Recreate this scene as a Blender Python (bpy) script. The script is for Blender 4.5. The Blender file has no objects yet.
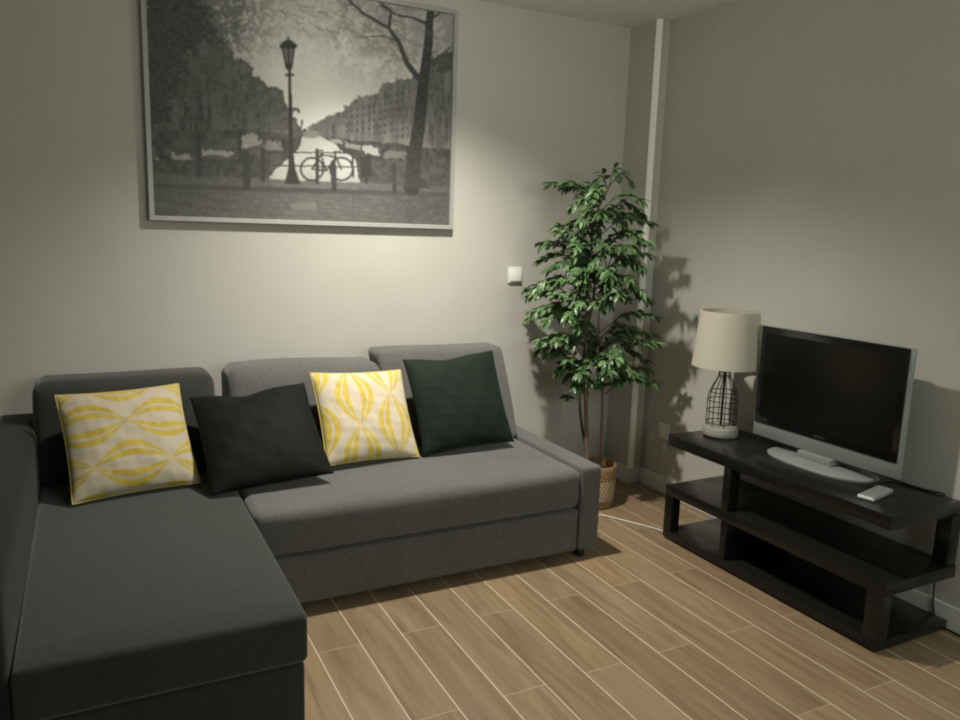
import bpy, bmesh, math, random
import numpy as np
from mathutils import Vector, Matrix, Euler

PI = math.pi
scene = bpy.context.scene
COL = scene.collection
random.seed(7)

# ------------------------------------------------------------------ helpers
def link(name, me, mat=None, parent=None, smooth=False):
    o = bpy.data.objects.new(name, me)
    COL.objects.link(o)
    if mat is not None:
        if isinstance(mat, (list, tuple)):
            for m in mat: me.materials.append(m)
        else:
            me.materials.append(mat)
    if smooth:
        for p in me.polygons: p.use_smooth = True
    if parent is not None: o.parent = parent
    return o

def obj(name, bm, mat=None, parent=None, smooth=False, sharp=None):
    me = bpy.data.meshes.new(name)
    bmesh.ops.recalc_face_normals(bm, faces=bm.faces[:])
    bm.to_mesh(me); bm.free()
    if smooth and sharp:
        for p in me.polygons: p.use_smooth = True
        me.set_sharp_from_angle(angle=math.radians(sharp))
        return link(name, me, mat, parent)
    return link(name, me, mat, parent, smooth)

def empty(name, loc, rz=0.0):
    o = bpy.data.objects.new(name, None)
    COL.objects.link(o)
    o.location = loc; o.rotation_euler = (0, 0, rz); o.empty_display_size = .1
    return o

def tag(o, label, cat, group=None):
    o['label'] = label; o['category'] = cat
    if group: o['group'] = group
    return o

def struct(o):
    o['kind'] = 'structure'
    return o

def add_box(bm, x0, x1, y0, y1, z0, z1, bev=0.0, seg=2):
    vs = [bm.verts.new((x, y, z)) for x in (x0, x1) for y in (y0, y1) for z in (z0, z1)]
    f = [(0,1,3,2),(4,6,7,5),(0,4,5,1),(2,3,7,6),(0,2,6,4),(1,5,7,3)]
    fs = [bm.faces.new([vs[i] for i in q]) for q in f]
    if bev > 0:
        es = list({e for q in fs for e in q.edges})
        bmesh.ops.bevel(bm, geom=es, offset=bev, segments=seg, profile=.5, affect='EDGES', clamp_overlap=True)
    return bm

def box(*a, **k):
    return add_box(bmesh.new(), *a, **k)

def soft_box_mesh(x0, x1, y0, y1, z0, z1, r=.03, puff=(0,0,0), n=14, xf=None, wr=0.0, seed=0):
    """Rounded upholstered block: inner box plus radius r, faces bulged by puff (x, y, z)."""
    bm = bmesh.new()
    bmesh.ops.create_cube(bm, size=2)
    bmesh.ops.subdivide_edges(bm, edges=bm.edges[:], cuts=n, use_grid_fill=True)
    c = Vector(((x0+x1)/2, (y0+y1)/2, (z0+z1)/2)); h = Vector(((x1-x0)/2, (y1-y0)/2, (z1-z0)/2))
    rnd = random.Random(seed); ph = [rnd.uniform(0, 6.28) for _ in range(6)]
    def remap(t, hh):
        # concentrate loops near the edges so the rounding is smooth
        a = abs(t); s = 1 if t >= 0 else -1
        k = r/hh
        return s*((a/.7)*(1-k) if a < .7 else (1-k)+(a-.7)/.3*k)
    for v in bm.verts:
        u = v.co.copy()
        p = Vector((remap(u.x, h.x)*h.x, remap(u.y, h.y)*h.y, remap(u.z, h.z)*h.z))
        q = Vector([max(-(h[i]-r), min(h[i]-r, p[i])) for i in range(3)])
        d = p-q
        if d.length > 1e-9: p = q+d.normalized()*r if max(abs(u.x), abs(u.y), abs(u.z)) > .999 else p
        n_ = [p.x/h.x, p.y/h.y, p.z/h.z]
        for i in range(3):
            j, k = (i+1) % 3, (i+2) % 3
            w = max(0, 1-n_[j]**2)*max(0, 1-n_[k]**2)
            p[i] += puff[i]*n_[i]*w
        if wr:
            p += wr*Vector((math.sin(9*p.z+ph[0]), math.sin(7*p.x+5*p.z+ph[1]), math.sin(8*p.x+ph[2])))*1.0
        v.co = c+p
        if xf: v.co = xf(v.co)
    return bm

def add_tube(bm, pts, r, n=8, cap=True, closed=False):
    pts = [Vector(p) for p in pts]
    N = len(pts); rings = []
    up = Vector((0, 0, 1)); prev = None
    for i, p in enumerate(pts):
        if closed: t = (pts[(i+1) % N]-pts[i-1]).normalized()
        else: t = (pts[min(i+1, N-1)]-pts[max(i-1, 0)]).normalized()
        if prev is None:
            a = t.cross(up)
            if a.length < 1e-3: a = t.cross(Vector((1, 0, 0)))
            a.normalize()
        else:
            a = prev-t*prev.dot(t)
            if a.length < 1e-6: a = t.orthogonal()
            a.normalize()
        prev = a; b = t.cross(a)
        rr = r[i] if isinstance(r, (list, tuple)) else r
        rings.append([bm.verts.new(p+rr*(math.cos(2*PI*k/n)*a+math.sin(2*PI*k/n)*b)) for k in range(n)])
    for i in range(N if closed else N-1):
        A, B = rings[i], rings[(i+1) % N]
        for k in range(n): bm.faces.new((A[k], A[(k+1) % n], B[(k+1) % n], B[k]))
    if cap and not closed:
        bm.faces.new(rings[0][::-1]); bm.faces.new(rings[-1])
    return bm

def add_lathe(bm, prof, n=40, c=(0, 0, 0), cap0=False, cap1=False, sx=1, sy=1):
    rings = []
    for r, z in prof:
        rings.append([bm.verts.new((c[0]+sx*r*math.cos(2*PI*k/n), c[1]+sy*r*math.sin(2*PI*k/n), c[2]+z)) for k in range(n)])
    for A, B in zip(rings, rings[1:]):
        for k in range(n): bm.faces.new((A[k], A[(k+1) % n], B[(k+1) % n], B[k]))
    if cap0: bm.faces.new(rings[0][::-1])
    if cap1: bm.faces.new(rings[-1])
    return bm

def smooth_path(pts, k=8):
    """Catmull-Rom through the points."""
    P = [Vector(p) for p in pts]; P = [2*P[0]-P[1]]+P+[2*P[-1]-P[-2]]
    out = []
    for i in range(1, len(P)-2):
        a, b, c, d = P[i-1:i+3]
        for j in range(k):
            t = j/k
            out.append(.5*((2*b)+(c-a)*t+(2*a-5*b+4*c-d)*t*t+(3*b-a-3*c+d)*t**3))
    out.append(P[-2]); return out

# ------------------------------------------------------------------ materials
class NT:
    def __init__(s, m): s.t = m.node_tree; s.n = s.t.nodes; s.l = s.t.links
    def new(s, typ, **k):
        n = s.n.new(typ)
        for a, b in k.items(): setattr(n, a, b)
        return n
    def put(s, sock, v):
        if hasattr(v, 'links') or isinstance(v, bpy.types.NodeSocket): s.l.new(v, sock)
        else: sock.default_value = v
    def math(s, op, a, b=None, c=None):
        n = s.new('ShaderNodeMath', operation=op)
        s.put(n.inputs[0], a)
        if b is not None: s.put(n.inputs[1], b)
        if c is not None: s.put(n.inputs[2], c)
        return n.outputs[0]
    def mix(s, f, a, b, blend='MIX'):
        n = s.new('ShaderNodeMix', data_type='RGBA', blend_type=blend)
        s.put(n.inputs[0], f)
        s.put(n.inputs[6], a if not isinstance(a, tuple) else (*a, 1)[:4]); s.put(n.inputs[7], b if not isinstance(b, tuple) else (*b, 1)[:4])
        return n.outputs[2]
    def ramp(s, f, stops):
        n = s.new('ShaderNodeValToRGB'); e = n.color_ramp.elements
        while len(e) < len(stops): e.new(.5)
        for i, (p, c) in enumerate(stops): e[i].position = p; e[i].color = (*c, 1)
        s.l.new(f, n.inputs[0]); return n.outputs[0]

def mat(name, col=(.5, .5, .5), rough=.6, metal=0.0, spec=.5, sheen=0.0):
    m = bpy.data.materials.new(name); m.use_nodes = True
    b = m.node_tree.nodes['Principled BSDF']
    b.inputs['Base Color'].default_value = (*col, 1); b.inputs['Roughness'].default_value = rough
    b.inputs['Metallic'].default_value = metal; b.inputs['Specular IOR Level'].default_value = spec
    if sheen: b.inputs['Sheen Weight'].default_value = sheen
    return m, b, NT(m)

def noisy(name, a, b_, scale=20, rough=.7, bump=.0, bscale=200, coord='Object', stretch=(1, 1, 1), **k):
    m, b, t = mat(name, a, rough, **k)
    tc = t.new('ShaderNodeTexCoord'); mp = t.new('ShaderNodeMapping'); mp.inputs['Scale'].default_value = stretch
    t.l.new(tc.outputs[coord], mp.inputs[0])
    n = t.new('ShaderNodeTexNoise'); n.inputs['Scale'].default_value = scale; n.inputs['Detail'].default_value = 4
    t.l.new(mp.outputs[0], n.inputs['Vector'])
    t.l.new(t.ramp(n.outputs[0], [(.3, a), (.7, b_)]), b.inputs['Base Color'])
    if bump:
        n2 = t.new('ShaderNodeTexNoise'); n2.inputs['Scale'].default_value = bscale; n2.inputs['Detail'].default_value = 2
        t.l.new(mp.outputs[0], n2.inputs['Vector'])
        bp = t.new('ShaderNodeBump'); bp.inputs['Strength'].default_value = bump; bp.inputs['Distance'].default_value = .002
        t.l.new(n2.outputs[0], bp.inputs['Height']); t.l.new(bp.outputs[0], b.inputs['Normal'])
    return m

WALL = noisy('wall_paint', (.50, .485, .445), (.53, .515, .47), 3, .85, .08, 120, spec=.2)
CEIL = noisy('ceiling_paint', (.74, .77, .70), (.77, .80, .73), 3, .9, spec=.1)
TRIM = noisy('white_trim', (.66, .655, .60), (.70, .695, .64), 6, .5)
STRIP = noisy('white_strip', (.90, .89, .82), (.93, .92, .85), 6, .5)

def floor_material():
    m, b, t = mat('wood_look_tile', rough=.42, spec=.35)
    g = t.new('ShaderNodeNewGeometry'); s = t.new('ShaderNodeSeparateXYZ'); t.l.new(g.outputs['Position'], s.inputs[0])
    W, L = .1489, .905
    v = t.math('DIVIDE', t.math('ADD', s.outputs[0], 1.9866+W*40), W)
    row = t.math('FLOOR', v); fv = t.math('FRACT', v)
    par = t.math('MODULO', row, 2.0)                      # 0 even, 1 odd
    off = t.math('ADD', t.math('MULTIPLY', par, -.46), 1.69+L*10)
    u = t.math('DIVIDE', t.math('ADD', s.outputs[1], off), L)
    cu = t.math('FLOOR', u); fu = t.math('FRACT', u)
    gv = t.math('MINIMUM', fv, t.math('SUBTRACT', 1.0, fv)); gu = t.math('MINIMUM', fu, t.math('SUBTRACT', 1.0, fu))
    dist = t.math('MINIMUM', t.math('MULTIPLY', gv, W), t.math('MULTIPLY', gu, L))
    grout = t.math('LESS_THAN', dist, .0018)
    # per plank random
    cid = t.new('ShaderNodeCombineXYZ'); t.l.new(row, cid.inputs[0]); t.l.new(cu, cid.inputs[1])
    wn = t.new('ShaderNodeTexWhiteNoise', noise_dimensions='3D'); t.l.new(cid.outputs[0], wn.inputs['Vector'])
    # grain
    vec = t.new('ShaderNodeCombineXYZ')
    t.l.new(t.math('MULTIPLY', s.outputs[0], 26.0), vec.inputs[0])
    t.l.new(t.math('ADD', t.math('MULTIPLY', s.outputs[1], 2.2), t.math('MULTIPLY', wn.outputs['Value'], 40.0)), vec.inputs[1])
    t.l.new(t.math('MULTIPLY', wn.outputs['Value'], 17.0), vec.inputs[2])
    n1 = t.new('ShaderNodeTexNoise'); n1.inputs['Scale'].default_value = 1.0; n1.inputs['Detail'].default_value = 5; n1.inputs['Distortion'].default_value = .9
    t.l.new(vec.outputs[0], n1.inputs['Vector'])
    c = t.ramp(n1.outputs[0], [(.28, (.178, .120, .068)), (.5, (.240, .170, .102)), (.75, (.290, .212, .134))])
    tone = t.ramp(wn.outputs['Value'], [(0, (.86, .84, .82)), (.5, (1, 1, 1)), (1, (1.10, 1.07, 1.02))])
    c = t.mix(1.0, c, tone, 'MULTIPLY')
    long_ = t.math('LESS_THAN', t.math('MULTIPLY', gv, W), .0018)
    c = t.mix(grout, c, t.mix(long_, (.36, .29, .20), (.60, .50, .37)))
    t.l.new(c, b.inputs['Base Color'])
    h = t.math('SUBTRACT', 1.0, grout)
    bp = t.new('ShaderNodeBump'); bp.inputs['Strength'].default_value = .25; bp.inputs['Distance'].default_value = .002
    t.l.new(h, bp.inputs['Height']); t.l.new(bp.outputs[0], b.inputs['Normal'])
    return m

def fabric_material(name, a, b_, weave=420, sheen=.25):
    m, b, t = mat(name, a, .92, spec=.12, sheen=sheen)
    tc = t.new('ShaderNodeTexCoord')
    n = t.new('ShaderNodeTexNoise'); n.inputs['Scale'].default_value = 55; n.inputs['Detail'].default_value = 5; n.inputs['Roughness'].default_value = .7
    t.l.new(tc.outputs['Object'], n.inputs['Vector'])
    n3 = t.new('ShaderNodeTexNoise'); n3.inputs['Scale'].default_value = 5; t.l.new(tc.outputs['Object'], n3.inputs['Vector'])
    f = t.math('ADD', t.math('MULTIPLY', n.outputs[0], .7), t.math('MULTIPLY', n3.outputs[0], .3))
    t.l.new(t.ramp(f, [(.35, a), (.65, b_)]), b.inputs['Base Color'])
    n2 = t.new('ShaderNodeTexNoise'); n2.inputs['Scale'].default_value = weave; t.l.new(tc.outputs['Object'], n2.inputs['Vector'])
    bp = t.new('ShaderNodeBump'); bp.inputs['Strength'].default_value = .25; bp.inputs['Distance'].default_value = .002
    t.l.new(n2.outputs[0], bp.inputs['Height']); t.l.new(bp.outputs[0], b.inputs['Normal'])
    return m

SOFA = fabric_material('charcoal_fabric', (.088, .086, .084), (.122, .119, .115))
SOFA_ARM_DIMMED = fabric_material('charcoal_fabric_arm_dimmed', (.0085, .0105, .0093), (.0125, .015, .0137), sheen=.12)  # same sofa fabric, with the dim light at the left arm put into its colour
SOFA_DIMMED = fabric_material('charcoal_fabric_dimmed', (.022, .0255, .0232), (.032, .036, .0333))  # darker, cooler copy: light falloff over the chaise is painted into the fabric
BLACK_PLASTIC = mat('black_plastic', (.012, .012, .012), .4)[0]
DARK_WOOD = noisy('black_brown_wood', (.0085, .0085, .0072), (.0125, .0125, .0108), 8, .24, stretch=(8, 1, 8), spec=.32)
GLOSS_BLACK = mat('gloss_black', (.006, .006, .006), .12)[0]
SCREEN = noisy('dark_screen', (.0045, .0045, .0042), (.0055, .0055, .005), 4, .22, spec=.22)
SILVER = noisy('silver_plastic', (.20, .215, .205), (.225, .24, .23), 12, .38, spec=.5)
SILVER_DARK = mat('grey_plastic', (.16, .17, .17), .45)[0]
FRAME_M = noisy('silver_frame', (.36, .36, .34), (.40, .40, .38), 30, .38, metal=.2)
SHADE = noisy('linen_shade', (.44, .41, .345), (.48, .445, .375), 160, .85, .15, 300, spec=.1)
CERAMIC = noisy('white_base', (.28, .275, .24), (.31, .305, .265), 30, .6)
WIRE = mat('dark_wire', (.02, .018, .016), .45, .6)[0]
SWITCH = mat('switch_white', (.78, .78, .74), .4)[0]
CORD_W = mat('cord_white', (.62, .60, .54), .5)[0]
CORD_B = mat('cord_black', (.012, .012, .012), .5)[0]
BARK = noisy('ficus_bark', (.13, .085, .05), (.24, .17, .11), 30, .85, .4, 60, stretch=(1, 1, .25))
SOIL = noisy('dark_soil', (.02, .014, .01), (.05, .035, .022), 60, .95, .6, 90)
TWIG = mat('green_twig', (.09, .085, .035), .7)[0]

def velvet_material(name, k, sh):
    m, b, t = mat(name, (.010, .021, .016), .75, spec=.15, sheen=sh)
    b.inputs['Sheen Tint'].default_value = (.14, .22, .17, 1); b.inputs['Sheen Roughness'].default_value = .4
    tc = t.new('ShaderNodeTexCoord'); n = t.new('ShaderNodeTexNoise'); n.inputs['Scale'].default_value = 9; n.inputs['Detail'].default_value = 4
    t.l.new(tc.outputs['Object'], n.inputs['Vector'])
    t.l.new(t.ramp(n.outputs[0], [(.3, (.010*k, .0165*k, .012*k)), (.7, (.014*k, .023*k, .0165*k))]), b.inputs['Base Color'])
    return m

def petal_material(name, horizontal, k=1.0):
    """Yellow petals on cream: columns of pointed lenses, striped, tips meeting."""
    m, b, t = mat(name, rough=.8, spec=.15, sheen=.1)
    tc = t.new('ShaderNodeTexCoord'); s = t.new('ShaderNodeSeparateXYZ'); t.l.new(tc.outputs['Object'], s.inputs[0])
    X, Z = (s.outputs[2], s.outputs[0]) if horizontal else (s.outputs[0], s.outputs[2])
    SP, LN = .165, .260
    v = t.math('DIVIDE', t.math('ADD', X, 10*SP+(.1375 if not horizontal else .0265)), SP)
    colu = t.math('FLOOR', v); fx = t.math('ABSOLUTE', t.math('SUBTRACT', t.math('FRACT', v), .5))
    par = t.math('MODULO', colu, 2.0)
    w = t.math('ADD', t.math('DIVIDE', t.math('ADD', Z, 10*LN+(.055 if not horizontal else .007)), LN), t.math('MULTIPLY', par, .5))
    ft = t.math('FRACT', w)
    half = t.math('MULTIPLY', t.math('SINE', t.math('MULTIPLY', ft, PI)), .465)
    u = t.math('DIVIDE', fx, t.math('ADD', half, .02))
    y1 = t.math('MULTIPLY', t.math('GREATER_THAN', u, .30), t.math('LESS_THAN', u, .60))
    y2 = t.math('MULTIPLY', t.math('GREATER_THAN', u, .74), t.math('LESS_THAN', u, 1.06))
    f = t.math('MINIMUM', t.math('ADD', y1, y2), 1.0)
    n = t.new('ShaderNodeTexNoise'); n.inputs['Scale'].default_value = 40; t.l.new(tc.outputs['Object'], n.inputs['Vector'])
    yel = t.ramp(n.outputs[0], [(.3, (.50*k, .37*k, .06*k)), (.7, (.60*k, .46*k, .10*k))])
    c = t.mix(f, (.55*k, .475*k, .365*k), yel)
    # raised ridge at the seams between lenses
    t.l.new(c, b.inputs['Base Color'])
    bp = t.new('ShaderNodeBump'); bp.inputs['Strength'].default_value = .35; bp.inputs['Distance'].default_value = .003
    t.l.new(f, bp.inputs['Height']); t.l.new(bp.outputs[0], b.inputs['Normal'])
    return m

def leaf_material():
    m, b, t = mat('ficus_leaf', rough=.42, spec=.5)
    g = t.new('ShaderNodeAttribute', attribute_name='tint')
    c = t.ramp(g.outputs['Fac'], [(0, (.026, .060, .022)), (.5, (.062, .125, .045)), (1, (.140, .240, .095))])
    t.l.new(c, b.inputs['Base Color'])
    return m

def basket_material():
    m, b, t = mat('woven_basket', rough=.85, spec=.15)
    tc = t.new('ShaderNodeTexCoord'); s = t.new('ShaderNodeSeparateXYZ'); t.l.new(tc.outputs['Object'], s.inputs[0])
    ang = t.math('ARCTAN2', s.outputs[1], s.outputs[0])
    a = t.math('MULTIPLY', ang, 34/(2*PI)); z = t.math('MULTIPLY', s.outputs[2], 1/.014)
    par = t.math('MODULO', t.math('FLOOR', z), 2.0)
    k = t.math('FRACT', t.math('ADD', a, t.math('MULTIPLY', par, .5)))
    st = t.math('ABSOLUTE', t.math('SUBTRACT', k, .5))
    fz = t.math('ABSOLUTE', t.math('SUBTRACT', t.math('FRACT', z), .5))
    patt = t.math('MULTIPLY', t.math('LESS_THAN', st, .33), t.math('LESS_THAN', fz, .40))
    band = t.math('MULTIPLY', t.math('GREATER_THAN', s.outputs[2], .045), t.math('LESS_THAN', s.outputs[2], .150))
    f = t.math('MULTIPLY', patt, band)
    n = t.new('ShaderNodeTexNoise'); n.inputs['Scale'].default_value = 60; t.l.new(tc.outputs['Object'], n.inputs['Vector'])
    tan = t.ramp(n.outputs[0], [(.3, (.26, .155, .075)), (.7, (.36, .225, .12))])
    c = t.mix(f, tan, (.58, .50, .38))
    t.l.new(c, b.inputs['Base Color'])
    wv = t.math('MULTIPLY', t.math('SINE', t.math('MULTIPLY', z, PI)), t.math('SINE', t.math('MULTIPLY', a, 2*PI)))
    bp = t.new('ShaderNodeBump'); bp.inputs['Strength'].default_value = .6; bp.inputs['Distance'].default_value = .004
    t.l.new(wv, bp.inputs['Height']); t.l.new(bp.outputs[0], b.inputs['Normal'])
    return m

# ------------------------------------------------------------------ room
H = 2.48
XL, YF = -4.3, -5.0
struct(obj('floor', box(XL, .1, YF, .1, -.08, 0), floor_material()))
struct(obj('ceiling', box(XL, .1, YF, .1, H, H+.08), CEIL))
struct(obj('wall_back', box(XL, .1, 0, .1, 0, H), WALL))
struct(obj('wall_right', box(0, .1, YF, 0, 0, H), WALL))
struct(obj('wall_left', box(XL-.1, XL, YF, .1, 0, H), WALL))
struct(obj('wall_front', box(XL, .1, YF-.1, YF, 0, H), WALL))
CX, CY = -.080, -.222                                   # boxed-in corner
struct(obj('wall_corner', box(CX, 0, CY, 0, 0, H), WALL))
bm = bmesh.new()
poly = [(CX-.006, CY+.006), (CX-.004, CY-.002), (CX+.018, CY-.018), (CX+.020, CY-.0002), (CX-.0002, CY-.0002), (CX-.0002, CY+.006)]
lo = [bm.verts.new((x, y, .093)) for x, y in poly]; hi = [bm.verts.new((x, y, H)) for x, y in poly]
for k in range(6): bm.faces.new((lo[k], lo[(k+1) % 6], hi[(k+1) % 6], hi[k]))
bm.faces.new(lo[::-1]); bm.faces.new(hi)
struct(obj('trim_1', bm, STRIP))
def board(name, x0, x1, y0, y1):
    struct(obj(name, box(x0, x1, y0, y1, 0, .093, bev=.004), TRIM))
board('baseboard_back', XL, CX, -.012, 0)
board('baseboard_right', -.012, 0, YF, CY)
bm = bmesh.new(); add_box(bm, CX-.012, CX, CY-.012, -.012, 0, .093, bev=.004); add_box(bm, CX-.001, -.011, CY-.012, CY, 0, .093, bev=.004)
struct(obj('baseboard_corner', bm, TRIM))

# ------------------------------------------------------------------ corner sofa
SOFA_MID_DIMMED = fabric_material('charcoal_fabric_mid_dimmed', (.026, .026, .024), (.037, .037, .034))  # sofa fabric darkened for the left back cushion, weaker light baked into colour
def sofa():
    root = empty('corner_sofa', (-1.93, -.5, 0))
    def part(name, bm, m=SOFA, smooth=True, parent=root):
        o = obj(name, bm, m, None, smooth=smooth, sharp=50)
        o.parent = parent
        o.matrix_parent_inverse = Matrix.Translation(-Vector(root.location)) if parent is root else Matrix.Identity(4)
        return o
    ZB = .037
    # left armrest (tall) and back panel
    part('armrest', soft_box_mesh(-3.095, -2.946, -1.70, -.035, ZB, .612, .03, (.006, 0, .01), wr=.0012, seed=1), SOFA_ARM_DIMMED)
    part('back_panel', soft_box_mesh(-2.958, -.93, -.16, -.035, ZB, .60, .025))
    # right low armrest
    part('armrest', soft_box_mesh(-.922, -.820, -.962, -.035, ZB, .408, .014, (.002, 0, .003), seed=2))
    # chaise: storage box below, lid cushion above
    part('chaise_base', soft_box_mesh(-2.942, -2.288, -1.684, -.17, ZB, .257, .012), SOFA_DIMMED)
    part('chaise_cushion', soft_box_mesh(-2.943, -2.284, -1.703, -.165, .267, .402, .018, (.003, .004, .008), wr=.0008, seed=3), SOFA_DIMMED)
    # seat: pull-out bed front below, seat cushion above
    part('bed_drawer', soft_box_mesh(-2.282, -.926, -.953, -.17, ZB, .222, .010))
    part('seat_cushion', soft_box_mesh(-2.280, -.925, -.964, -.165, .233, .400, .034, (.0, .008, .010), wr=.0012, seed=4))
    # back cushions: leaning blocks
    def lean(y0, k):
        def f(p):
            return Vector((p.x, p.y+(p.z-.40)*k, p.z))
        return f
    def cushion(x0, x1, zt, yb, yt, th, seed, r=.045, puff=.02, droop=0.0, m=SOFA):
        k = (yt-yb)/(zt-.40)
        def f(p):
            tz = (p.z-.40)/(zt-.40)
            q = Vector((p.x, p.y+tz*(yt-yb), p.z))
            q.z += droop*math.sin(PI*(p.x-x0)/(x1-x0))*tz
            q.y = min(q.y, -.018)
            return q
        return part('back_cushion', soft_box_mesh(x0, x1, yb, yb+th, .398, zt, r, (.004, puff, .010), xf=f, wr=.0035, seed=seed), m)
    cushion(-2.950, -2.297, .768, -.43, -.27, .20, 5, m=SOFA_MID_DIMMED)
    cushion(-2.253, -1.575, .782, -.43, -.27, .20, 6, droop=.004)
    cushion(-1.572, -.918, .818, -.42, -.22, .165, 7, r=.022, puff=.012)
    # black block feet
    for x, y in ((-.892, -.925), (-.87, -.10), (-2.30, -1.64), (-2.90, -1.64), (-2.98, -.10)):
        bm = bmesh.new(); add_lathe(bm, [(.018, 0), (.022, .006), (.024, ZB+.004)], 16, (x, y, 0), True, True)
        part('leg', bm, BLACK_PLASTIC)
    tag(root, 'charcoal grey fabric corner sofa with chaise on the left and low right armrest', 'sofa')
sofa()

# ------------------------------------------------------------------ throw pillows
def pillow_mesh(w, h, T, seed, pinch=.045, wrinkle=.0025, top_dent=0.0, n=44, crease=0.0):
    rnd = random.Random(seed); ph = [rnd.uniform(0, 6.28) for _ in range(8)]
    bm = bmesh.new()
    def pos(i, j, side):
        u = -1+2*i/n; v = -1+2*j/n
        uu = math.copysign(1-(1-abs(u))**1.25, u); vv = math.copysign(1-(1-abs(v))**1.25, v)
        x = uu*w/2*(1-pinch*(1-vv*vv)); z = vv*h/2*(1-pinch*(1-uu*uu))
        prof = (max(0, 1-abs(uu)**2.6)*max(0, 1-abs(vv)**2.6))**.55
        y = side*T/2*prof
        a = math.sin(11*uu+ph[0]+3*vv)*math.sin(9*vv+ph[1])+.6*math.sin(17*(uu+vv)+ph[2])*math.sin(13*(uu-vv)+ph[3])
        y += side*wrinkle*a*prof**.5
        # creases running in from the corners
        ed = (abs(uu)*abs(vv))**2
        y += side*wrinkle*1.3*math.sin(26*math.atan2(vv, uu)+ph[4])*ed*prof**.4
        if crease: y -= side*crease*math.exp(-((uu*.5-vv*.8+.35)/.09)**2)*prof
        if top_dent:
            z -= top_dent*math.exp(-((uu+.15)/.35)**2)*max(0, vv)**2
        return (x, y, z)
    front = [[bm.verts.new(pos(i, j, -1)) for j in range(n+1)] for i in range(n+1)]
    back = [[front[i][j] if i in (0, n) or j in (0, n) else bm.verts.new(pos(i, j, 1)) for j in range(n+1)] for i in range(n+1)]
    for i in range(n):
        for j in range(n):
            bm.faces.new((front[i][j], front[i+1][j], front[i+1][j+1], front[i][j+1]))
            q = (back[i][j], back[i][j+1], back[i+1][j+1], back[i+1][j])
            if len(set(q)) == 4: bm.faces.new(q)
    edge = [front[i][0].co.copy() for i in range(n)]+[front[n][j].co.copy() for j in range(n)]+[front[n-i][n].co.copy() for i in range(n)]+[front[0][n-j].co.copy() for j in range(n)]
    return bm, edge

VELVET = velvet_material('green_velvet', .85, .32)
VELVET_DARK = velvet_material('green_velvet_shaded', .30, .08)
PETAL_V = petal_material('yellow_petal_upright', False)
PETAL_H = petal_material('yellow_petal_sideways_dimmed', True, .76)  # same print scaled darker; light falloff on the left pillow is in the colour
PIPING = mat('yellow_piping', (.46, .37, .12), .8)[0]
def pillow(name, loc, rot, w, h, T, m, seed, label, group, piping=False, **k):
    bm, edge = pillow_mesh(w, h, T, seed, **k)
    o = obj(name, bm, m, None, smooth=True)
    o.location = loc; o.rotation_euler = rot
    if piping:
        b2 = bmesh.new(); add_tube(b2, edge[::2], .0032, 6, closed=True)
        obj('piping', b2, PIPING, o, smooth=True)
    tag(o, label, 'pillow', group)
    return o
G = 'throw pillows on the sofa'
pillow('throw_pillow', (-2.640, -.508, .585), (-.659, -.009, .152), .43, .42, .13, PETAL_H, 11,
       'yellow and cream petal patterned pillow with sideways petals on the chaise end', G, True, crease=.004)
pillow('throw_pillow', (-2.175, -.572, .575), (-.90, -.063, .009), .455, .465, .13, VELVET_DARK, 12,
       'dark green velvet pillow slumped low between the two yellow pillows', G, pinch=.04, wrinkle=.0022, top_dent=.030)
pillow('throw_pillow', (-1.726, -.495, .598), (-.566, .04, .093), .42, .405, .12, PETAL_V, 13,
       'brightly lit yellow and cream pillow with upright petals, between two green velvet pillows', G, True)
pillow('throw_pillow', (-1.276, -.478, .622), (-.467, -.043, .025), .46, .445, .13, VELVET, 14,
       'dark green velvet pillow standing upright at the low armrest end', G, pinch=.05, wrinkle=.002, top_dent=.012)

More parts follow.
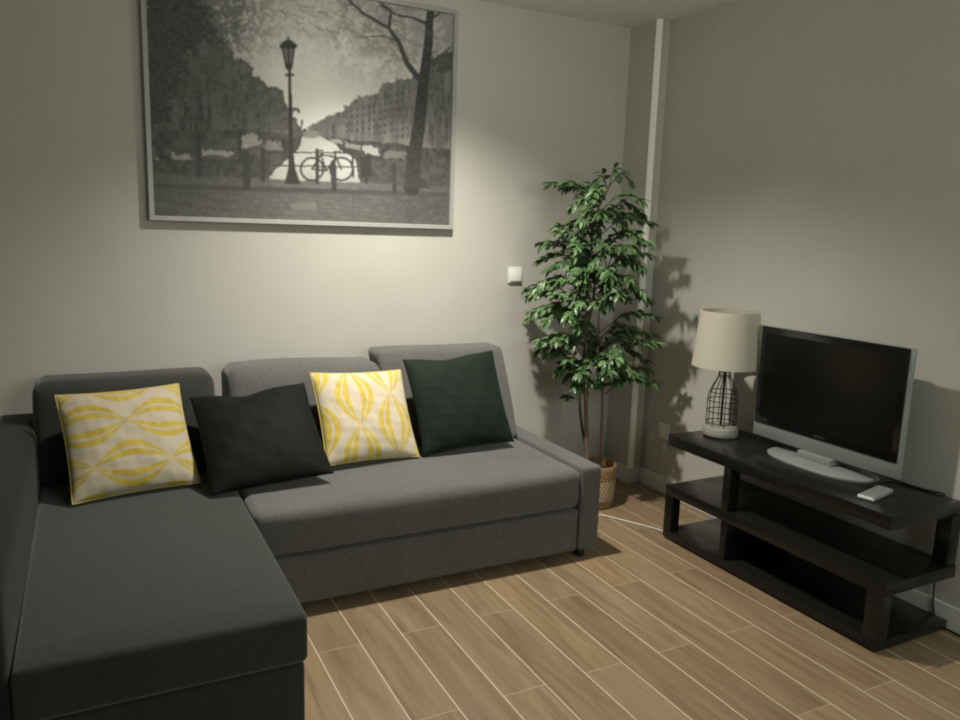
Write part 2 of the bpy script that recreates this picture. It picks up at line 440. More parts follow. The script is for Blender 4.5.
# ------------------------------------------------------------------ framed picture
def canal_print(NX, NY):
    """Greyscale street view drawn on a grid: canal, bare trees, lamp post, railing, bicycle."""
    rs = np.random.RandomState(5)
    ys, xs = np.mgrid[0:NY, 0:NX]
    U = xs/(NX-1); V = ys/(NY-1)                         # V down
    # drawing coordinates: x 68..888, y (top edge slopes) -42/40 .. 570/600
    den = .20233*U+.054817*V+1
    X = (1003.59*U+32.113*V+64.41)/den; Y = (149.42*U+706.74*V-101.10)/den
    def vnoise(sx, sy, seed):
        r = np.random.RandomState(seed); g = r.rand(int(700/sy)+4, int(960/sx)+4)
        gx = X/sx; gy = (Y+60)/sy
        ix = np.floor(gx).astype(int); iy = np.floor(gy).astype(int); fx = gx-ix; fy = gy-iy
        fx = fx*fx*(3-2*fx); fy = fy*fy*(3-2*fy)
        iy = np.clip(iy, 0, g.shape[0]-2); ix = np.clip(ix, 0, g.shape[1]-2)
        return (g[iy, ix]*(1-fx)+g[iy, ix+1]*fx)*(1-fy)+(g[iy+1, ix]*(1-fx)+g[iy+1, ix+1]*fx)*fy
    n1 = vnoise(60, 60, 1); n2 = vnoise(22, 22, 2); n3 = vnoise(9, 9, 3); n4 = vnoise(5, 5, 4); nv = vnoise(7, 40, 8)
    def inpoly(P, soft=0, jit=0):
        px = X+jit*(n3-.5)*2+jit*(n4-.5); py = Y+jit*(n2-.5)*2+jit*(n4-.5)
        m = np.zeros_like(X, bool); k = len(P)
        for i in range(k):
            (x1, y1), (x2, y2) = P[i], P[(i+1) % k]
            c = ((y1 > py) != (y2 > py)) & (px < (x2-x1)*(py-y1)/(y2-y1+1e-9)+x1)
            m ^= c
        return m
    def stroke(pts, w0, w1=None):
        w1 = w0 if w1 is None else w1
        m = np.zeros_like(X, bool); k = len(pts)-1
        for i in range(k):
            (ax, ay), (bx, by) = pts[i], pts[i+1]
            t = np.clip(((X-ax)*(bx-ax)+(Y-ay)*(by-ay))/((bx-ax)**2+(by-ay)**2), 0, 1)
            d = np.hypot(X-ax-t*(bx-ax), Y-ay-t*(by-ay))
            w = w0+(w1-w0)*(i+t)/k
            m |= d < w
        return m
    I = .58+.38*np.exp(-(((X-510)/170)**2+((Y-280)/200)**2))+.05*(n1-.5)
    def paint(m, v):
        nonlocal I
        I = np.where(m, v, I)
    # twig haze across the sky, thick at upper right
    dens = np.clip((X-420)/420, 0, 1)*np.clip((270-Y)/170, 0, 1)
    hz = np.clip((.35*n2+.35*n3+.30*n4-.36+.30*dens)*2.2, 0, 1)*np.clip(dens*2.2, 0, 1)
    I = I*(1-.62*hz)+.12*.62*hz
    dens = np.clip((500-X)/330, 0, 1)*np.clip((210-Y)/120, 0, 1)
    hz = np.clip((.5*n3+.5*n4-.36+.34*dens)*3, 0, 1)*np.clip(dens*1.8, 0, 1)
    I = I*(1-.8*hz)+.08*.8*hz
    # left tree wall
    m = inpoly([(60, -60), (205, -60), (250, 60), (300, 150), (345, 170), (380, 225), (430, 250), (470, 310), (505, 352), (480, 400), (60, 420)], jit=16)
    paint(m, .055+.05*n2+.05*(n4-.5)+.12*np.clip((X-150)/350, 0, 1)*n3+.05*nv)
    m = inpoly([(60, -60), (190, -60), (250, 90), (180, 130), (140, 330), (60, 360)], jit=26)
    paint(m, .05+.06*n4)
    m = inpoly([(130, 270), (330, 240), (440, 300), (440, 350), (150, 345)], jit=8)
    paint(m & (nv > .55), .13+.05*n4)
    # right row of houses
    m = inpoly([(495, 335), (540, 318), (585, 300), (640, 256), (690, 250), (700, 226), (760, 208), (800, 196), (835, 150), (895, 150), (895, 420), (700, 420), (560, 378)], jit=6)
    paint(m, .185+.13*(nv-.5)+.07*(n3-.5)-.04*np.clip((X-700)/200, 0, 1))
    m = inpoly([(600, 300), (690, 262), (760, 240), (770, 370), (600, 352)]) & (np.sin(X*.42) > .2) & (np.sin(Y*.33+X*.06) > -.2)
    paint(m, .085+.04*n4)
    paint(inpoly([(830, 250), (888, 240), (888, 340), (830, 330)]) & (nv > .5), .17)
    paint(inpoly([(840, 150), (895, 140), (895, 190), (835, 190)], jit=10), .08)
    # left bank, boats, quay
    paint(inpoly([(60, 350), (330, 345), (480, 365), (478, 405), (400, 470), (60, 470)], jit=4), .070+.07*(n2-.5)+.05*n4)
    for P, v in (([(325, 360), (372, 360), (372, 392), (325, 392)], .34), ([(215, 403), (300, 405), (298, 418), (220, 416)], .34),
                 ([(385, 375), (432, 372), (430, 400), (388, 402)], .27), ([(140, 408), (190, 412), (200, 440), (140, 445)], .33), ([(95, 420), (120, 420), (120, 442), (95, 442)], .24)):
        paint(inpoly(P, jit=7), v+.16*(n4-.5))
    # right bank with parked cars
    paint(inpoly([(545, 366), (700, 380), (895, 400), (895, 490), (700, 470), (630, 430)], jit=3), .075+.06*(n3-.5))
    for P, v in (([(650, 388), (688, 392), (690, 412), (652, 408)], .46), ([(560, 372), (590, 376), (590, 388), (562, 384)], .36), ([(600, 380), (640, 384), (640, 396), (602, 394)], .30), ([(700, 400), (760, 404), (758, 424), (702, 420)], .18)):
        paint(inpoly(P, jit=5), v)
    paint((Y > 425) & ((X > 600) | (X < 400)), .085+.05*(n3-.5))
    # water
    paint(inpoly([(487, 362), (535, 362), (580, 392), (625, 425), (640, 490), (385, 490), (440, 430), (478, 395)], jit=3), .62+.10*(n2-.5)-.16*np.clip((Y-430)/60, 0, 1))
    paint(inpoly([(492, 345), (530, 345), (528, 364), (488, 366)], jit=4), .30)
    # bridge pavement, kerb, brick street
    paint(Y > 458+X*.045+4*(n2-.5), .12+.04*(n3-.5)+.05*np.exp(-((X-520)/160)**2))
    paint(np.abs(Y-(492+X*.031)) < 7, .085)
    st = Y > 500+X*.031
    rowi = np.floor((Y-.03*X)/7.0); br = ((X+6*(rowi % 2)) % 13 < 2) | (((Y-.03*X) % 7) < 1.4)
    paint(st, .105+.04*(n3-.5)+.02*n1+.04*np.exp(-((X-500)/220)**2)); I = np.where(st & br, I*.68, I)
    paint(inpoly([(450, 542), (520, 538), (525, 556), (455, 558)], jit=3), .20)
    # railing, bollards
    for P in ([(395, 405), (640, 408)], [(395, 440), (640, 445)]): paint(stroke(P, 2.0), .07)
    for x, a, b, w in ((337, 418, 500, 9), (381, 398, 480, 5), (525, 400, 486, 5), (569, 432, 506, 7), (730, 440, 510, 6), (210, 370, 465, 7), (320, 350, 430, 5), (620, 412, 470, 3)):
        paint(stroke([(x, a), (x+1, b)], w), .05+.02*n4)
    # bicycle
    for cx in (512, 590):
        d = np.hypot(X-cx, (Y-450)); paint(np.abs(d-30) < 3, .06)
    for P in ([(512, 450), (535, 412), (575, 418), (590, 450)], [(535, 412), (550, 455), (575, 418)], [(528, 400), (540, 402)], [(575, 418), (572, 404), (586, 404)], [(512, 450), (550, 455)]):
        paint(stroke(P, 2.4), .05)
    paint(inpoly([(640, 418), (668, 415), (672, 470), (642, 474)]), .05); paint(stroke([(656, 470), (656, 488)], 3), .05)
    # big tree on the right with bare branches
    paint(stroke([(778, 500), (782, 430), (797, 330), (808, 220), (820, 130), (826, 40), (832, -10)], 21, 8), .035+.03*n4)
    paint(inpoly([(752, 500), (768, 470), (800, 470), (828, 502)]), .06)
    for P, a, b in (([(800, 215), (765, 170), (742, 112), (716, 76), (650, 38), (596, -10)], 8, 3), ([(716, 76), (722, 30), (690, 5), (640, -14)], 4.5, 2.5),
                    ([(822, 66), (780, 48), (735, 40), (690, 14)], 4.5, 2), ([(830, 50), (860, 30), (888, 26)], 4, 2), ([(742, 112), (700, 96), (640, 100)], 2.5, 1.2), ([(812, 180), (850, 150), (888, 120)], 3, 1.5)):
        paint(stroke(P, a, b), .06)
    for k in range(70):
        x0 = rs.uniform(430, 880); y0 = rs.uniform(-20, 170)*(.4+.6*(x0-430)/450); a = rs.uniform(.2, 1.2)
        L = rs.uniform(25, 70); paint(stroke([(x0, y0), (x0+L*math.cos(a)*.9, y0+L*math.sin(a)*.5)], .9), .15)
    for k in range(60):
        x0 = rs.uniform(80, 330); y0 = rs.uniform(-30, 120); a = rs.uniform(.5, 1.6)
        L = rs.uniform(20, 60); m = stroke([(x0, y0), (x0+L*math.cos(a), y0+L*math.sin(a))], 1.2); I = np.where(m, I*.5+.02, I)
    # lamp post
    paint(inpoly([(447, 180), (456, 180), (462, 400), (468, 450), (482, 490), (438, 490), (448, 450), (450, 400)]), .05)
    paint(inpoly([(424, 122), (440, 108), (458, 108), (474, 122), (470, 130), (428, 130)]), .045)
    paint(inpoly([(431, 130), (467, 130), (460, 172), (440, 172)]), .16); paint(stroke([(433, 130), (441, 172)], 2), .04); paint(stroke([(465, 130), (459, 172)], 2), .04); paint(stroke([(449, 130), (450, 172)], 1.5), .05)
    paint(inpoly([(438, 170), (462, 170), (458, 186), (443, 186)]), .05); paint(stroke([(449, 100), (449, 110)], 3), .05)
    paint(stroke([(442, 200), (462, 200)], 3), .05)
    # gentle blur, as printed photographs of this kind are soft
    for _ in range(2):
        P = np.pad(I, 1, mode='edge'); I = (P[:-2, 1:-1]+P[2:, 1:-1]+P[1:-1, :-2]+P[1:-1, 2:]+4*P[1:-1, 1:-1])/8
    return np.clip(I, .015, .95)

def picture():
    x0, x1, z0, z1 = -2.507, -1.119, 1.3855, 2.4105
    root = tag(empty('framed_picture', ((x0+x1)/2, 0, z0)), 'large black and white canal street picture in thin silver frame above the sofa', 'picture')
    w = x1-x0; h = z1-z0; F = .021; D = .032
    def outer(s): return [(-w/2+s, s), (w/2-s, s), (w/2-s, h-s), (-w/2+s, h-s)]
    bm = bmesh.new(); loops = []
    for s, y in ((0, -.002), (0, -D+.002), (.002, -D), (F-.003, -D), (F, -D+.004), (F, -.010)):
        loops.append([bm.verts.new((x, y, z)) for x, z in outer(s)])
    for A, B in zip(loops, loops[1:]):
        for k in range(4): bm.faces.new((A[k], A[(k+1) % 4], B[(k+1) % 4], B[k]))
    obj('frame', bm, FRAME_M, root)
    obj('backing', box(-w/2+.006, w/2-.006, -.010, -.003, .006, h-.006), SILVER_DARK, root)
    NX, NY = 400, 294
    I = canal_print(NX, NY)
    iw, ih = w-2*F+.004, h-2*F+.004
    xs = np.linspace(-iw/2, iw/2, NX); zs = np.linspace(F-.002+ih, F-.002, NY)
    gx, gz = np.meshgrid(xs, zs)
    co = np.stack([gx.ravel(), np.full(NX*NY, -.016), gz.ravel()], 1)
    idx = np.arange(NX*NY).reshape(NY, NX)
    q = np.stack([idx[1:, :-1], idx[1:, 1:], idx[:-1, 1:], idx[:-1, :-1]], -1).reshape(-1, 4)
    me = bpy.data.meshes.new('print')
    me.from_pydata(co.tolist(), [], q.tolist())
    at = me.color_attributes.new('ink', 'FLOAT_COLOR', 'POINT')
    c4 = np.ones((NX*NY, 4), np.float32); v = I.ravel(); c4[:, 0] = v*1.0; c4[:, 1] = v*.985; c4[:, 2] = v*.93
    at.data.foreach_set('color', c4.ravel())
    m, b, t = mat('canal_print', rough=.5, spec=.25)
    a = t.new('ShaderNodeAttribute', attribute_name='ink'); t.l.new(a.outputs['Color'], b.inputs['Base Color'])
    link('print', me, m, root)
picture()

# ------------------------------------------------------------------ light switch and socket
def light_switch():
    r = tag(empty('light_switch', (-.742, 0, 1.118)), 'small white square light switch on the wall left of the plant', 'light switch')
    obj('plate', box(-.042, .042, -.011, -.0005, 0, .084, bev=.004), SWITCH, r, True, 40)
    bm = box(-.031, .031, -.016, -.010, .011, .073, bev=.002)
    for v in bm.verts:
        if v.co.y < -.0125: v.co.y += .004*(v.co.z-.042)/.031
    obj('rocker', bm, SWITCH, r, True, 40)
light_switch()
def wall_socket():
    r = tag(empty('wall_socket', (0, -.41, .305)), 'white wall socket low on the right wall beside the black stand', 'socket')
    obj('plate', box(-.010, -.0005, -.041, .041, 0, .082, bev=.003), SWITCH, r, True, 40)
    bm = bmesh.new()
    add_lathe(bm, [(.020, 0), (.022, .002), (.025, .002), (.026, 0)], 28)
    bmesh.ops.rotate(bm, verts=bm.verts[:], cent=(0, 0, 0), matrix=Matrix.Rotation(-PI/2, 3, 'Y')); bmesh.ops.translate(bm, verts=bm.verts[:], vec=(-.010, 0, .041))
    obj('outlet_ring', bm, SWITCH, r, True)
wall_socket()

# ------------------------------------------------------------------ TV stand
SX0, SX1 = -.415, -.026
def tv_stand():
    r = tag(empty('tv_stand', (-.215, -1.455, 0)), 'low glossy black wooden TV stand with offset open shelves against the right wall', 'TV stand')
    ox, oy = .215, 1.455
    def P(name, x0, x1, y0, y1, z0, z1, lab=None):
        o = obj(name, box(x0+ox, x1+ox, y0+oy, y1+oy, z0, z1, bev=.0025), DARK_WOOD, r, True, 40)
        if lab: o['label'] = lab
    Y0, Y1 = -.912, -2.012
    P('top_board', SX0, SX1, Y1+.006, Y0+.008, .444, .494)
    P('shelf', SX0, SX1, Y1-.004, Y0, .212, .258)
    P('base_board', SX0, SX1, Y1, Y0, .010, .043)
    for x in (SX0+.05, SX1-.05):
        for y in (Y1+.05, (Y0+Y1)/2, Y0-.05): P('foot', x-.02, x+.02, y-.02, y+.02, 0, .011)
    P('leg', SX0, SX0+.05, Y0-.05, Y0, .043, .212)                 # lower front, plant end
    P('leg', SX0, SX0+.05, Y1, Y1+.062, .043, .212)                # lower front, window end
    P('divider', SX0+.002, SX1, -1.295, -1.262, .043, .212)
    P('post', SX0, SX0+.06, -1.292, -1.255, .258, .444)
    P('post', SX1-.055, SX1, Y1, Y1+.055, .258, .444)
tv_stand()

# ------------------------------------------------------------------ television
def television():
    r = tag(empty('television', (-.148, -1.498, .494), 0), 'flat screen television with black screen and silver lower bezel on the black stand', 'television')
    # local: screen faces -X, width along Y (+Y is the plant end)
    W, zb, zt = .692, .040, .527
    bm = soft_box_mesh(-.012, .016, -W/2, W/2, zb, zt, .010, (.0, 0, 0), n=8)
    obj('housing', bm, SILVER, r, True, 40)
    bm = soft_box_mesh(.010, .078, -W/2+.05, W/2-.05, zb+.045, zt-.045, .025, n=8)
    obj('back_cover', bm, BLACK_PLASTIC, r, True, 40)
    obj('bezel', box(-.0165, -.011, -W/2+.010, W/2-.010, zb+.064, zt-.001, bev=.002), GLOSS_BLACK, r, True, 40)
    obj('screen', box(-.0175, -.0160, -W/2+.034, W/2-.034, zb+.092, zt-.030), SCREEN, r)
    # maker's mark: a tiny row of pale letter strokes under the screen
    bm = bmesh.new()
    for k in range(7):
        y = .024-k*.008
        add_box(bm, -.0172, -.0163, y-.0024, y+.0024, zb+.0735, zb+.0745)
        add_box(bm, -.0172, -.0163, y-.0024, y-.0012, zb+.0735, zb+.0795)
        if k % 2: add_box(bm, -.0172, -.0163, y-.0024, y+.0024, zb+.0785, zb+.0795)
    obj('logo', bm, SILVER_DARK, r)
    obj('neck', box(-.036, .030, -.080, .080, .008, zb+.004, bev=.004), SILVER, r, True, 40)
    # oval foot: bowed front edge
    prof = []
    N = 40; bm = bmesh.new()
    def ring(z, s):
        vs = []
        for k in range(N):
            a = 2*PI*k/N; cx, cy = math.cos(a), math.sin(a)
            x = .012+(-.125*s*abs(cx)**.8 if cx < 0 else .085*s*abs(cx)**.5)*1.0 if cx != 0 else .012
            if cx < 0: x = .012-.125*s*abs(cx)**.9
            y = .238*s*math.copysign(abs(cy)**.75, cy)
            vs.append(bm.verts.new((x, y, z)))
        return vs
    R = [ring(.0, 1), ring(.006, 1), ring(.010, .97), ring(.016, .55), ring(.018, .25)]
    for A, B in zip(R, R[1:]):
        for k in range(N): bm.faces.new((A[k], A[(k+1) % N], B[(k+1) % N], B[k]))
    bm.faces.new(R[0][::-1]); bm.faces.new(R[-1])
    obj('foot', bm, SILVER, r, True, 40)
television()

def remote_control():
    c = Vector((-.273, -1.843, .494)); a = math.atan2(.036, .160)
    r = tag(empty('remote_control', c, a), 'small silver grey remote control lying on the black stand before the television', 'remote control')
    obj('shell', box(-.082, .082, -.029, .029, .0, .016, bev=.005, seg=3), SILVER, r, True, 40)
    obj('face', box(-.060, .076, -.022, .022, .0155, .0175, bev=.0008), mat('pale_grey', (.22, .23, .22), .35)[0], r)
    obj('end_cap', box(-.0835, -.070, -.0285, .0285, .003, .0145, bev=.004), SWITCH, r, True, 40)
    bm = bmesh.new()
    for i in range(5):
        for j in range(3):
            x = -.045+i*.022; y = -.013+j*.013
            add_box(bm, x-.005, x+.005, y-.004, y+.004, .0172, .0186)
    obj('buttons', bm, SILVER_DARK, r)
remote_control()

# ------------------------------------------------------------------ table lamp
def table_lamp():
    r = tag(empty('table_lamp', (-.198, -1.002, .494)), 'unlit table lamp with cream drum shade and dark wire cage base on the stand', 'lamp')
    bm = bmesh.new()
    add_lathe(bm, [(.070, 0), (.077, .004), (.079, .012), (.079, .040), (.076, .046), (.06, .047), (.001, .047)], 40, cap0=True, cap1=True)
    obj('base', bm, CERAMIC, r, True, 50)
    # wire cage, bottle shaped
    prof = [(.067, .047), (.067, .10), (.067, .165), (.064, .19), (.052, .225), (.036, .258), (.027, .275), (.026, .300)]
    bm = bmesh.new()
    for k in range(8):
        a = 2*PI*k/8+.2
        add_tube(bm, smooth_path([(q*math.cos(a), q*math.sin(a), z) for q, z in prof], 3), .0021, 6)
    for q, z in ((.067, .062), (.067, .115), (.067, .165), (.060, .205), (.027, .275), (.026, .300)):
        add_tube(bm, [(q*math.cos(2*PI*k/32), q*math.sin(2*PI*k/32), z) for k in range(32)], .0021, 6, closed=True)
    obj('wire_cage', bm, WIRE, r, True)
    bm = bmesh.new(); add_tube(bm, [(0, 0, .045), (0, 0, .30)], .0055, 10); add_lathe(bm, [(.026, .296), (.026, .304), (.016, .308), (.016, .36)], 20, cap0=True, cap1=True)
    obj('pole', bm, WIRE, r, True, 40)
    bm = bmesh.new()
    z0, z1, r0, r1 = .322, .572, .150, .128
    add_lathe(bm, [(r0, z0), (r1, z1), (r1-.003, z1), (r0-.003, z0), (r0, z0)], 56)
    obj('lamp_shade', bm, SHADE, r, True, 50)
    bm = bmesh.new()
    for k in range(3):
        a = 2*PI*k/3; add_tube(bm, [(0, 0, .37), (.06*math.cos(a), .06*math.sin(a), .372), ((r0-.006)*math.cos(a), (r0-.006)*math.sin(a), .36)], .002, 6)
    obj('shade_ring', bm, WIRE, r, True)
    bm = bmesh.new(); add_lathe(bm, [(.013, .36), (.014, .38), (.026, .42), (.030, .445), (.024, .468), (.008, .478), (.001, .479)], 20, cap0=True)
    obj('bulb', bm, SWITCH, r, True)
table_lamp()

# ------------------------------------------------------------------ potted ficus
def ficus():
    r = tag(empty('potted_ficus', (-.458, -.424, 0)), 'tall green ficus tree in a woven basket in the corner beside the sofa', 'plant')
    rt = Vector((.798, -.602, 0)); dp = Vector((.602, .798, 0))           # across and away
    off = Vector((-.43, -.44, 0))-Vector((-.458, -.424, 0))
    def P(s, z, d=0.0): return off+rt*s+dp*d+Vector((0, 0, z))
    bm = bmesh.new()
    add_lathe(bm, [(.088, 0), (.094, .01), (.101, .06), (.105, .13), (.107, .205), (.107, .222), (.102, .226), (.098, .220), (.097, .17)], 48, cap0=True)
    obj('basket', bm, basket_material(), r, True, 60)
    bm = bmesh.new(); add_lathe(bm, [(.0975, .172), (.08, .180), (.05, .186), (.001, .188)], 32)
    for v in bm.verts: v.co.z += random.uniform(-.004, .006)
    obj('soil', bm, SOIL, r, True)
    def trunk(pts, r0, r1):
        p = smooth_path([P(*q) for q in pts], 6); n = len(p)
        b = bmesh.new(); add_tube(b, p, [r0+(r1-r0)*i/(n-1) for i in range(n)], 8)
        obj('trunk', b, BARK, r, True); return p
    T1 = trunk([(-.075, .17, -.01), (-.090, .40, .0), (-.112, .70, .01), (-.118, .95, .0), (-.122, 1.25, .01), (-.100, 1.48, .0), (-.045, 1.62, .0)], .0125, .0045)
    T2 = trunk([(-.062, .17, .03), (-.118, .42, .03), (-.135, .60, .02), (-.120, .85, .03), (-.095, 1.05, .02), (-.080, 1.30, .03), (-.11, 1.50, .02)], .0085, .0035)
    T3 = trunk([(-.004, .17, .0), (-.012, .36, .01), (-.020, .58, .0), (-.045, .80, .0), (-.060, 1.0, -.02), (-.03, 1.22, -.02)], .0085, .003)
    rnd = random.Random(21)
    # branch tips (across, height, depth) read as sprays of the silhouette
    tips = [(-.013, 1.685, 0), (.05, 1.655, .03), (-.325, 1.627, .0), (-.25, 1.62, .05), (.145, 1.450, -.03), (.11, 1.50, .06), (.10, 1.56, -.05), (-.10, 1.64, -.06),
            (-.17, 1.58, .08), (-.21, 1.52, -.05), (-.05, 1.50, -.12), (.03, 1.46, .12), (-.16, 1.46, -.12), (-.22, 1.44, .06),
            (.141, 1.300, -.02), (.12, 1.36, .08), (.08, 1.26, -.12), (-.311, 1.345, .0), (-.27, 1.39, -.08), (-.18, 1.33, -.17), (-.05, 1.33, -.18), (.02, 1.29, .14), (-.22, 1.28, .12),
            (-.362, 1.254, .02), (-.30, 1.22, -.10), (-.15, 1.22, -.20), (-.02, 1.20, -.20), (.07, 1.18, -.10), (-.11, 1.2, .18), (-.405, 1.075, .0), (-.42, 1.10, .06), (-.36, 1.13, -.10), (-.27, 1.10, -.19), (-.20, 1.16, .16),
            (.200, 1.000, -.02), (.17, 1.08, .06), (.13, 1.13, -.08), (.05, 1.10, .12), (-.16, 1.06, -.22), (-.07, 1.07, -.20), (-.39, .965, .02), (-.37, 1.01, -.08), (-.30, .97, -.16), (-.33, .98, .12), (-.20, 1.0, -.20),
            (-.352, .800, .0), (-.33, .86, -.08), (-.26, .84, .12), (-.25, .88, -.16), (-.20, .78, -.14), (-.30, .77, .05),
            (.224, .865, -.02), (.20, .90, .05), (.14, .88, -.10), (.07, .86, .08), (.04, .84, -.14), (.10, .92, .02),
            (.223, .665, .0), (.19, .72, .06), (.15, .70, -.08), (.10, .74, -.14), (.17, .78, -.02), (.06, .70, .10),
            (-.191, .560, .0), (-.16, .64, -.08), (-.20, .66, .05), (-.12, .60, .08), (-.08, .68, -.14), (.035, .66, -.06), (-.02, .70, .10), (-.04, .66, -.02), (-.13, .72, -.18), (.0, .74, -.18), (-.24, .71, -.05)]
    for _ in range(58):                                   # inner sprays fill the crown
        z = rnd.uniform(.72, 1.60); k = rnd.random()
        lim = .20 if z > 1.4 else .26
        s0 = -.09+rnd.gauss(0, lim*.45); s0 = max(-.09-lim, min(-.09+lim*.9, s0)); d0 = rnd.uniform(-.22, .13)
        tips.append((s0, z, d0))
    twigs = bmesh.new(); V = []; Fc = []; tint = []
    def clampw(p):
        q = p+Vector((-.458, -.424, 0))
        q.x = min(q.x, -.012 if q.y < CY-.02 else CX-.012); q.y = min(q.y, -.012)
        return q-Vector((-.458, -.424, 0))
    def leaf(p, d, nrm, L, Wd, tn):
        d = d.normalized(); side = d.cross(nrm).normalized(); nrm = side.cross(d)
        prof = [(0, 0, 0), (.18, .55, .0), (.42, 1, -.02), (.72, .62, -.08), (1.0, 0, -.20)]
        b = len(V); mid = []
        for a, w, dr in prof:
            c = p+d*(L*a)+nrm*(L*dr)
            V.append(clampw(c)); mid.append(len(V)-1)
            if 0 < w: 
                V.append(clampw(c+side*(Wd/2*w)+nrm*(.12*Wd*w))); V.append(clampw(c-side*(Wd/2*w)+nrm*(.12*Wd*w)))
        m0, m1, m2, m3, m4 = mid
        fs = [(m0, m1+1, m1), (m0, m1, m1+2), (m1, m1+1, m2+1, m2), (m1, m2, m2+2, m1+2), (m2, m2+1, m3+1, m3), (m2, m3, m3+2, m2+2), (m3, m3+1, m4), (m3, m4, m3+2)]
        Fc.extend(fs); tint.extend([tn]*(len(V)-b))
    trunks = [T1, T2, T3]
    for (s, z, d) in tips:
        tip = P(s, z, d)
        best = None
        for T in trunks:
            for q in T:
                hd = math.hypot(q.x-tip.x, q.y-tip.y); want = tip.z-.02-.25*hd
                c = abs(q.z-want)+.3*hd
                if best is None or c < best[0]: best = (c, q)
        a = best[1]; L = (tip-a).length
        mid = a.lerp(tip, .55)+Vector((0, 0, rnd.uniform(-.01, .06)+.10*L))
        path = smooth_path([a, mid, tip+Vector((0, 0, .0))], 7); n = len(path)
        add_tube(twigs, path, [.0026-.0017*i/(n-1) for i in range(n)], 5)
        nl = max(9, int(L/.0095)); base_t = rnd.uniform(.1, .8)
        for k in range(nl):
            f = .22+.78*(k+rnd.random()*.6)/nl; f = min(f, 1)
            i = f*(n-1); i0 = int(min(i, n-2)); p = path[i0].lerp(path[i0+1], i-i0)
            t = (path[i0+1]-path[i0]).normalized()
            sd = t.cross(Vector((0, 0, 1)));
            if sd.length < .1: sd = rt.copy()
            sd.normalize(); sg = 1 if k % 2 else -1
            dirn = t*rnd.uniform(.5, 1.1)+sd*sg*rnd.uniform(.4, 1.0)+Vector((rnd.uniform(-.25, .25), rnd.uniform(-.25, .25), rnd.uniform(-.75, .25)))
            nr = Vector((rnd.uniform(-.5, .5), rnd.uniform(-.7, .2), 1)).normalized()
            leaf(p, dirn, nr, rnd.uniform(.046, .076), rnd.uniform(.020, .031), min(1, max(0, base_t+rnd.uniform(-.2, .4))))
        for k in range(5):
            dirn = Vector((rnd.uniform(-.6, .6), rnd.uniform(-.6, .6), rnd.uniform(-1, .2)))+(path[-1]-path[-2]).normalized()
            leaf(path[-1], dirn, Vector((rnd.uniform(-.5, .5), rnd.uniform(-.5, .5), 1)).normalized(), rnd.uniform(.05, .07), .024, min(1, base_t+rnd.uniform(0, .4)))
    obj('branches', twigs, TWIG, r, True)
    me = bpy.data.meshes.new('foliage'); me.from_pydata([tuple(v) for v in V], [], Fc)
    at = me.attributes.new('tint', 'FLOAT', 'POINT'); at.data.foreach_set('value', np.array(tint, np.float32))
    link('foliage', me, leaf_material(), r, True)
ficus()

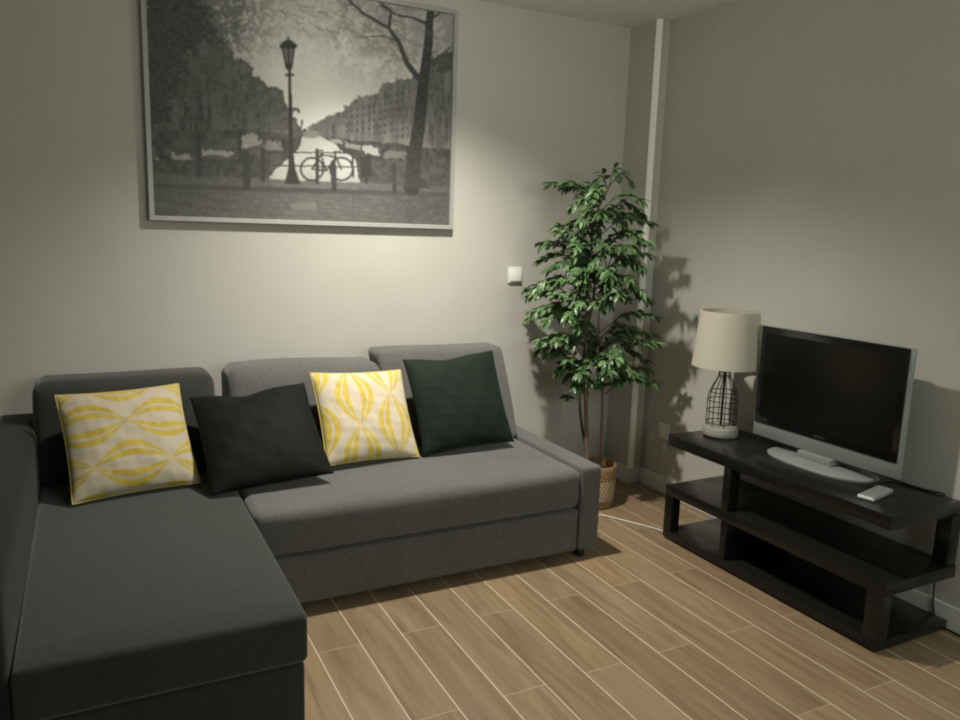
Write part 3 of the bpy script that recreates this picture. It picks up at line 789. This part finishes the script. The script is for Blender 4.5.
# ------------------------------------------------------------------ cords
def cord(name, pts, rad, m, label, k=8):
    bm = bmesh.new(); add_tube(bm, smooth_path(pts, k), rad, 8)
    return tag(obj(name, bm, m, None, True), label, 'cord')
cord('power_cord', [(-.80, -.30, .0045), (-.66, -.47, .0045), (-.524, -.580, .0045), (-.446, -.712, .0045), (-.386, -.826, .0045), (-.368, -.90, .0045), (-.362, -.99, .0045), (-.33, -1.10, .0045), (-.28, -1.20, .0045)], .0042, CORD_W,
     'white cord lying across the floor between basket and stand')
cord('television_cable', [(-.062, -1.66, .60), (-.052, -1.69, .55), (-.048, -1.73, .505), (-.046, -1.80, .4974), (-.040, -1.88, .4974), (-.026, -1.925, .4982), (-.016, -1.935, .490), (-.0155, -1.938, .45), (-.0155, -1.940, .30), (-.0165, -1.944, .12), (-.018, -1.955, .05), (-.019, -1.985, .010), (-.019, -2.03, .005), (-.019, -2.10, .005), (-.019, -2.30, .005), (-.019, -2.8, .005)], .0034, CORD_B,
     'thin black cable from the television down behind the stand and along the baseboard', 6)

# ------------------------------------------------------------------ light
def lamp(name, typ, loc, energy, col, **k):
    d = bpy.data.lights.new(name, typ); d.energy = energy; d.color = col
    for a, b in k.items(): setattr(d, a, b)
    o = bpy.data.objects.new(name, d); COL.objects.link(o); o.location = loc
    return o
lamp('downlight', 'SPOT', (-1.48, -.87, H-.05), 228, (1.0, .955, .84), spot_size=math.radians(128), spot_blend=1.0, shadow_soft_size=.035)
lamp('downlight_spill', 'POINT', (-1.48, -.87, H-.20), 5.5, (1.0, .955, .84), shadow_soft_size=.05)
f = lamp('fill_light', 'AREA', (-.85, -4.5, 1.75), 30, (.93, 1.0, .90), shape='RECTANGLE', size=1.6, size_y=1.0)  # unseen fill added behind the camera to lift the shadows
f.rotation_euler = (math.radians(76), 0, math.radians(4))
w = bpy.data.worlds.new('world'); scene.world = w; w.use_nodes = True
w.node_tree.nodes['Background'].inputs[0].default_value = (.5, .52, .48, 1); w.node_tree.nodes['Background'].inputs[1].default_value = .05

# ------------------------------------------------------------------ camera
yaw, pitch, roll, fpx = .4773, .1688, -.0313, 763.02
fw = Vector((math.sin(yaw)*math.cos(pitch), math.cos(yaw)*math.cos(pitch), -math.sin(pitch)))
rr = Vector((math.cos(yaw), -math.sin(yaw), 0)); dd = fw.cross(rr)
c_, s_ = math.cos(roll), math.sin(roll)
R_, D_ = c_*rr+s_*dd, -s_*rr+c_*dd
M = Matrix.Identity(4)
for i in range(3): M[i][0] = R_[i]; M[i][1] = -D_[i]; M[i][2] = -fw[i]
M.translation = (-2.7477, -3.5133, 1.3886)
cd = bpy.data.cameras.new('camera'); cd.sensor_width = 36; cd.sensor_fit = 'HORIZONTAL'; cd.lens = fpx/960*36; cd.clip_start = .02
cam = bpy.data.objects.new('camera', cd); COL.objects.link(cam); cam.matrix_world = M
scene.camera = cam

scene.view_settings.view_transform = 'Standard'
scene.view_settings.look = 'None'
scene.view_settings.exposure = 0
scene.cycles.filter_width = 2.0
